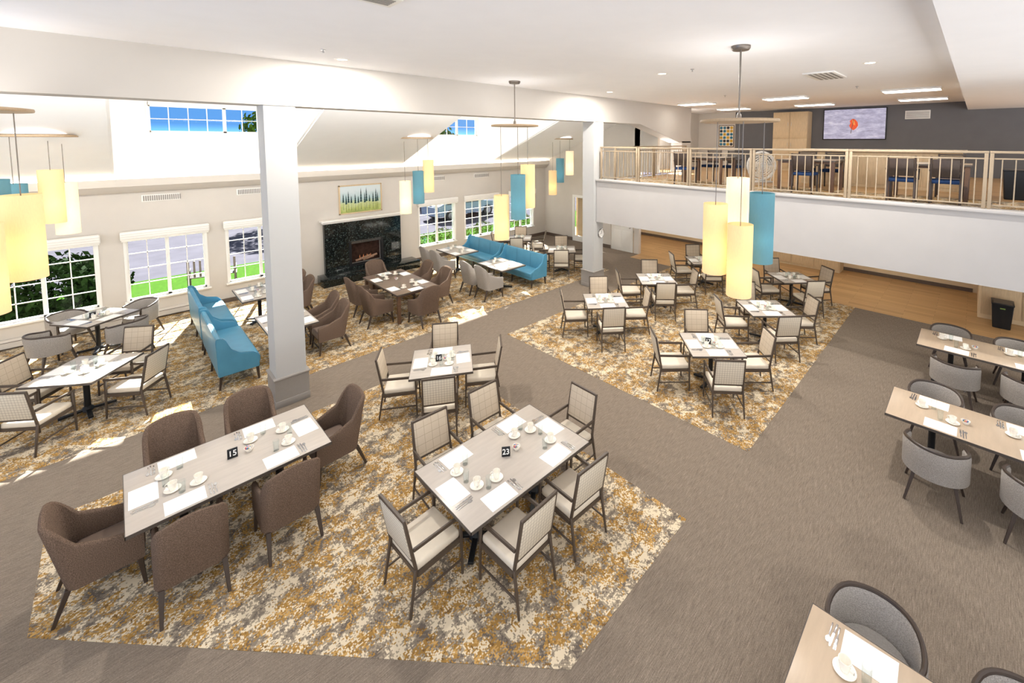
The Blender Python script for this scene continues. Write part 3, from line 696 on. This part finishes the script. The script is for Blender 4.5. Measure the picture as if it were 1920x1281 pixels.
for y0 in(-.64,.01):
    for z0,z1 in((.1,1.3),(1.33,2.36)):
        g=G();g.bb(-.325,-.3,y0,y0+.63,z0,z1,.004);g.bb(-.33,-.32,y0+.07,y0+.56,z0+.07,z1-.07,.003);idx=len(P);P.append(('door',g.mesh('door',m_cab)))
        g=G();hy=y0+.58 if y0<0 else y0+.05;hz=z0+.5 if z0>1 else z1-.3;g.cyl((-.35,hy,hz),(-.35,hy,hz+.14),.006,seg=8);P.append(('handle',g.mesh('handle',m_chrome),(0,0,0),0,idx))
thing('tall_cabinet','tall maple cabinet with four doors against charcoal wall','cabinet',(19.48,5.6,3.3),0,P)
scr,nt,b=newmat('tv_picture');v=coords(nt,(1,1,3),(R(25),0,0));f=noise(nt,v,2.6,7,.7)
colr=ramp(nt,f,[(.25,lin((118,116,146))),(.5,lin((164,164,188))),(.75,lin((208,208,222)))]);nt.links.new(colr,b.inputs['Base Color']);nt.links.new(colr,b.inputs['Emission Color']);b.inputs['Emission Strength'].default_value=.6
P=[];g=G();g.bb(-.06,0,-1.03,1.03,-.6,.6,.008);P.append(('bezel',g.mesh('bezel',m_black)));g=G();g.bb(-.064,-.058,-1.0,1.0,-.57,.57);P.append(('screen',g.mesh('screen',scr)))
g=G();g.prism([(.04,.20),(-.05,.17),(-.13,.06),(-.15,-.06),(-.09,-.17),(.00,-.24),(.09,-.17),(.14,-.06),(.10,.03),(.13,.12)],'x',-.068,-.064)
g.prism([(-.02,.12),(.05,.16),(.03,-.0),(-.06,-.06)],'x',-.070,-.068,2)
g.prism([(-.01,.2),(.005,.2),(.09,-.36),(.07,-.36)],'x',-.071,-.069,1);P.append(('leaf_picture',g.mesh('leaf_picture',[m_orange,m_base,M('leaf_yellow',(236,150,70),.5,emit=(236,150,70),es=.4)])))
thing('television','wall-mounted flat television showing an orange leaf on lilac ice','television',(19.8,3.5,5.17),0,P)
g=G();g.bb(-.03,0,-.36,.36,-.5,.5,.005);P=[('picture_frame',g.mesh('picture_frame',m_darkwood))]
g=G()
cm=[M('art_ground',(232,226,206)),M('pebble_teal',(40,110,140)),M('pebble_ochre',(206,160,40)),M('pebble_black',(36,40,50))]
g.bb(-.034,-.029,-.33,.33,-.47,.47,0,0)
for r_ in range(6):
    for c_ in range(4):
        cy_=-.245+c_*.163;cz_=-.38+r_*.152;g.prism([(cy_+.072*math.cos(t*.785),cz_+.066*math.sin(t*.785)) for t in range(8)],'x',-.038,-.034,random.choice((1,2,3)))
P.append(('canvas',g.mesh('canvas',cm)));thing('wall_art','framed print of rows of coloured oval pebbles','picture',(19.8,8.5,4.75),0,P)
# fan
P=[];g=G()
for rr in(.40,.34,.28,.22,.16,.10):
    for xx in(-.09,.09):g.tube([(xx,rr*math.cos(t*.2618),.48+rr*math.sin(t*.2618)) for t in range(24)],.009,5,0,True)
g.tube([(0,.41*math.cos(t*.2618),.48+.41*math.sin(t*.2618)) for t in range(24)],.03,6,0,True)
for k in range(16):
    an=k*math.pi/8
    for xx in(-.09,.09):g.cyl((xx,0,.48),(xx,.4*math.cos(an),.48+.4*math.sin(an)),.006,seg=4)
P.append(('fan_cage',g.mesh('fan_cage',m_trimw)))
g=G()
for k in range(4):
    an=k*math.pi/2+.3;g.box((0,.19*math.cos(an),.48+.19*math.sin(an)),(.01,.28,.17),.004,0,Matrix.Rotation(an,3,'X'))
g.cyl((-.06,0,.48),(.06,0,.48),.06);P.append(('fan_blades',g.mesh('fan_blades',m_cream)))
g=G();g.box((0,0,.02),(.3,.6,.04),.01);g.bar((0,-.28,.03),(0,-.43,.48),.03);g.bar((0,.28,.03),(0,.43,.48),.03);P.append(('stand',g.mesh('stand',m_trimw)))
thing('floor_fan','round white caged floor fan','fan',(13.2,4.6,3.3),R(45),P)
def bin_(x,y,z,st):
    g=G()
    g.bar((0,0,0),(0,0,.6),.46,.38,.82,.012);g.box((0,0,.60),(.48,.40,.03),.01);g.box((0,0,.617),(.40,.32,.006),0,1)
    if st:g.box((-.225,0,.5),(.006,.09,.025),0,2)
    obj('trash_bin',g.mesh('trash_bin',[m_black,m_edge,M('bin_sticker',(120,150,70))]),(x,y,z),label='black plastic waste bin',category='bin')
bin_(14.72,-.62,0.004,True);bin_(12.9,-.6,3.3,False)
P=[];g=G();g.bb(15.12,17.45,-3.2,-.2,0.004,2.04);P.append(('body',g.mesh('body',m_tan)))
for k in range(4):
    g=G();g.bb(15.09,15.12,-.95-k*.73,-.25-k*.73,.12,1.98,.005);P.append(('door',g.mesh('door',m_cab)))
thing('cabinet_block','full-height maple cabinets beside the waste bin','cabinet',(0,0,0),0,P)
P=[];g=G();g.bb(16.9,17.47,3.2,7.0,.01,.86);P.append(('body',g.mesh('body',m_cab)))
for k in range(5):
    g=G();g.bb(16.87,16.9,3.24+k*.75,3.94+k*.75,.1,.82,.004);P.append(('door',g.mesh('door',m_cab)))
g=G();g.bb(16.84,17.47,3.15,7.05,.86,.90,.006);P.append(('worktop',g.mesh('worktop',m_stone)))
thing('base_cabinet','row of low maple cabinets with stone worktop','cabinet',(0,0,0),0,P)
# ---------------------------------------------------------------- exterior
g=G();g.bb(-60,90,15.2,120,-.3,-.1,0,1);g.bb(-60,12,15.2,19.6,-.1,-.06,0,0);g.bb(12,60,15.2,19,-.1,-.06,0,0)
struct('ground_outside',g,[m_green,m_conc])
def blob(n,r,sq,mat,name,lab,loc,trunk=0,xs=1):
    b=bmesh.new()
    for i in range(n):
        u=Vector((random.gauss(0,1),random.gauss(0,1),random.gauss(0,1))).normalized()
        p=Vector((u.x*r*xs,u.y*r,u.z*r*sq))*random.uniform(.75,1.05)*(1+.15*math.sin(u.x*7)*math.cos(u.y*6))
        s=r*random.uniform(.06,.11);a=Vector((random.gauss(0,1),random.gauss(0,1),random.gauss(0,1))).normalized();c=u.cross(a).normalized();d=(u*.4+a).cross(c).normalized()
        vs=[b.verts.new(p+q) for q in(c*s,d*s*.5,-c*s,-d*s*.5)];b.faces.new(vs)
    me=bpy.data.meshes.new(name);b.to_mesh(me);b.free();me.materials.append(mat)
    if trunk:
        r_=obj(name,None,loc,label=lab,category='tree')
        g=G();g.cyl((0,0,0),(.1,.05,trunk),.18,.09,10);g.cyl((.1,.05,trunk*.7),(.7,.2,trunk+.8),.06,.03,6);g.cyl((.1,.05,trunk*.7),(-.6,-.1,trunk+.8),.06,.03,6);obj('trunk',g.mesh('trunk',m_bark),(0,0,0),0,r_)
        obj('foliage',me,(0,0,trunk+r*sq*.6),0,r_,kind='stuff')
    else:obj(name,me,loc,label=lab,category='bush',kind='stuff')
blob(9000,1.1,1.0,m_leaf,'hedge','dense dark green hedge outside a window',(-2.6,17.3,.6),0,2.3)
blob(500,.45,.8,m_leaf2,'shrub','low green shrub outside a window',(4.6,19.3,.2))
for i,x in enumerate((9.3,10.5,11.7,12.8,14,15.6)):blob(600,.45,.7,m_leaf2,'flowering_shrub','yellow-green flowering shrub outside a window',(x,17.2+(i%2)*.8,.15))
blob(1500,2.0,.8,m_leaf3,'tree','leafy green tree on the lawn',(7.0,30,-.1),4.2)
blob(2000,2.0,.8,m_leaf3,'tree','leafy green tree beyond the road',(17.5,32,-.1),3.6)
blob(2500,2.6,.8,m_leaf3,'tree','leafy green tree beyond the road',(-9,27,-.1),2.6)
def car(x,y,rz,rgb):
    body=M('car_paint',rgb,.25,metal=.4,coat=.6);P=[]
    g=G();g.prism([(-2.2,.3),(2.2,.3),(2.25,.65),(1.9,.85),(1.1,.95),(.55,1.42),(-1.2,1.45),(-1.9,.98),(-2.25,.9)],'y',-.85,.85,0,.05);P.append(('body',g.mesh('body',body)))
    g=G();g.prism([(.95,.95),(.5,1.36),(-.25,1.38),(-.25,.95)],'y',-.87,.87);P.append(('side_window',g.mesh('side_window',m_black)))
    g=G();g.prism([(-.33,.95),(-.33,1.38),(-1.15,1.39),(-1.65,.97)],'y',-.87,.87);P.append(('side_window',g.mesh('side_window',m_black)))
    for a in(-1.4,1.4):
        for b_ in(-.8,.8):
            g=G();g.cyl((0,-.1,0),(0,.1,0),.33,seg=24);g.cyl((0,-.11,0),(0,.11,0),.19,seg=16,mat=1);P.append(('wheel',g.mesh('wheel',[m_black,m_chrome]),(a,b_,.33)))
    thing('car','parked passenger car on the road outside','car',(x,y,-.1),rz,P)
car(14.6,22.8,R(5),(110,130,156))
g=G()
for k in range(5):g.box((0,.0+k*.09,.42),(1.2,.07,.03),.004)
for k in range(9):g.box((-.55+k*.1375,.42,.7),(.05,.03,.5),.004)
for s in(-1,1):
    g.bar((s*.56,0,0),(s*.56,0,.62),.05);g.bar((s*.56,.42,0),(s*.56,.42,.95),.05);g.box((s*.56,.2,.62),(.06,.5,.03))
obj('garden_bench',g.mesh('garden_bench',m_leg),(2.0,17.3,-.06),R(170),label='dark slatted garden bench on the lawn',category='bench')
g=G();g.bb(-50,70,45,46,-.1,2.6);struct('wall_outside',g,M('hedge_green',(40,60,32),.9,var=.5,scale=3))
# ---------------------------------------------------------------- lights
alight('cove_light',(3.65,YW-.14,3.53),(math.pi,0,0),21,.08,300,(1,.84,.64))
alight('vault_fill_light',(1.8,8.86,5.3),(R(115),0,0),17,.08,430,(1,.98,.95))  # added hidden lamp behind the beam to brighten the vault, no cove here
s=bpy.data.lights.new('sun','SUN');s.energy=42;s.angle=R(.6);s.color=(1,.97,.92);so=bpy.data.objects.new('sun',s);C.objects.link(so)
so.rotation_euler=Vector((-2.2,-5.9,-5.2)).to_track_quat('-Z','Y').to_euler()
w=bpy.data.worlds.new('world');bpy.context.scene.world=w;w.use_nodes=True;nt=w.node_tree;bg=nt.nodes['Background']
t=nt.nodes.new('ShaderNodeTexCoord');s_=nt.nodes.new('ShaderNodeSeparateXYZ');nt.links.new(t.outputs['Generated'],s_.inputs[0])
c=ramp(nt,s_.outputs[1],[(0,(1.02,1.01,1.0,1)),(.12,(.15,.42,.95,1))])
c2=ramp(nt,s_.outputs[2],[(0,(3.4,3.4,3.4,1)),(.03,(1,1,1,1))])  # world below the horizon boosted, added fill for the ceiling
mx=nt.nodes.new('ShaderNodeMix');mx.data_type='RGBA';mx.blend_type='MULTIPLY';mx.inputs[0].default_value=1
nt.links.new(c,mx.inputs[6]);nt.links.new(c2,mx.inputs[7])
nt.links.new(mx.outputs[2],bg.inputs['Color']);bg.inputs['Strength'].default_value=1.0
# ---------------------------------------------------------------- camera
cd=bpy.data.cameras.new('camera');cam=bpy.data.objects.new('camera',cd);C.objects.link(cam)
cam.location=(0,0,4.5);cam.rotation_euler=(math.pi/2-.07,0,R(43.66-90))
cd.sensor_width=36;cd.lens=809/1920*36;cd.shift_x=-100/1920;cd.shift_y=-318.5/1920;cd.clip_start=.05;cd.clip_end=300
bpy.context.scene.camera=cam
bpy.context.scene.view_settings.view_transform='Standard'
bpy.context.scene.view_settings.exposure=0
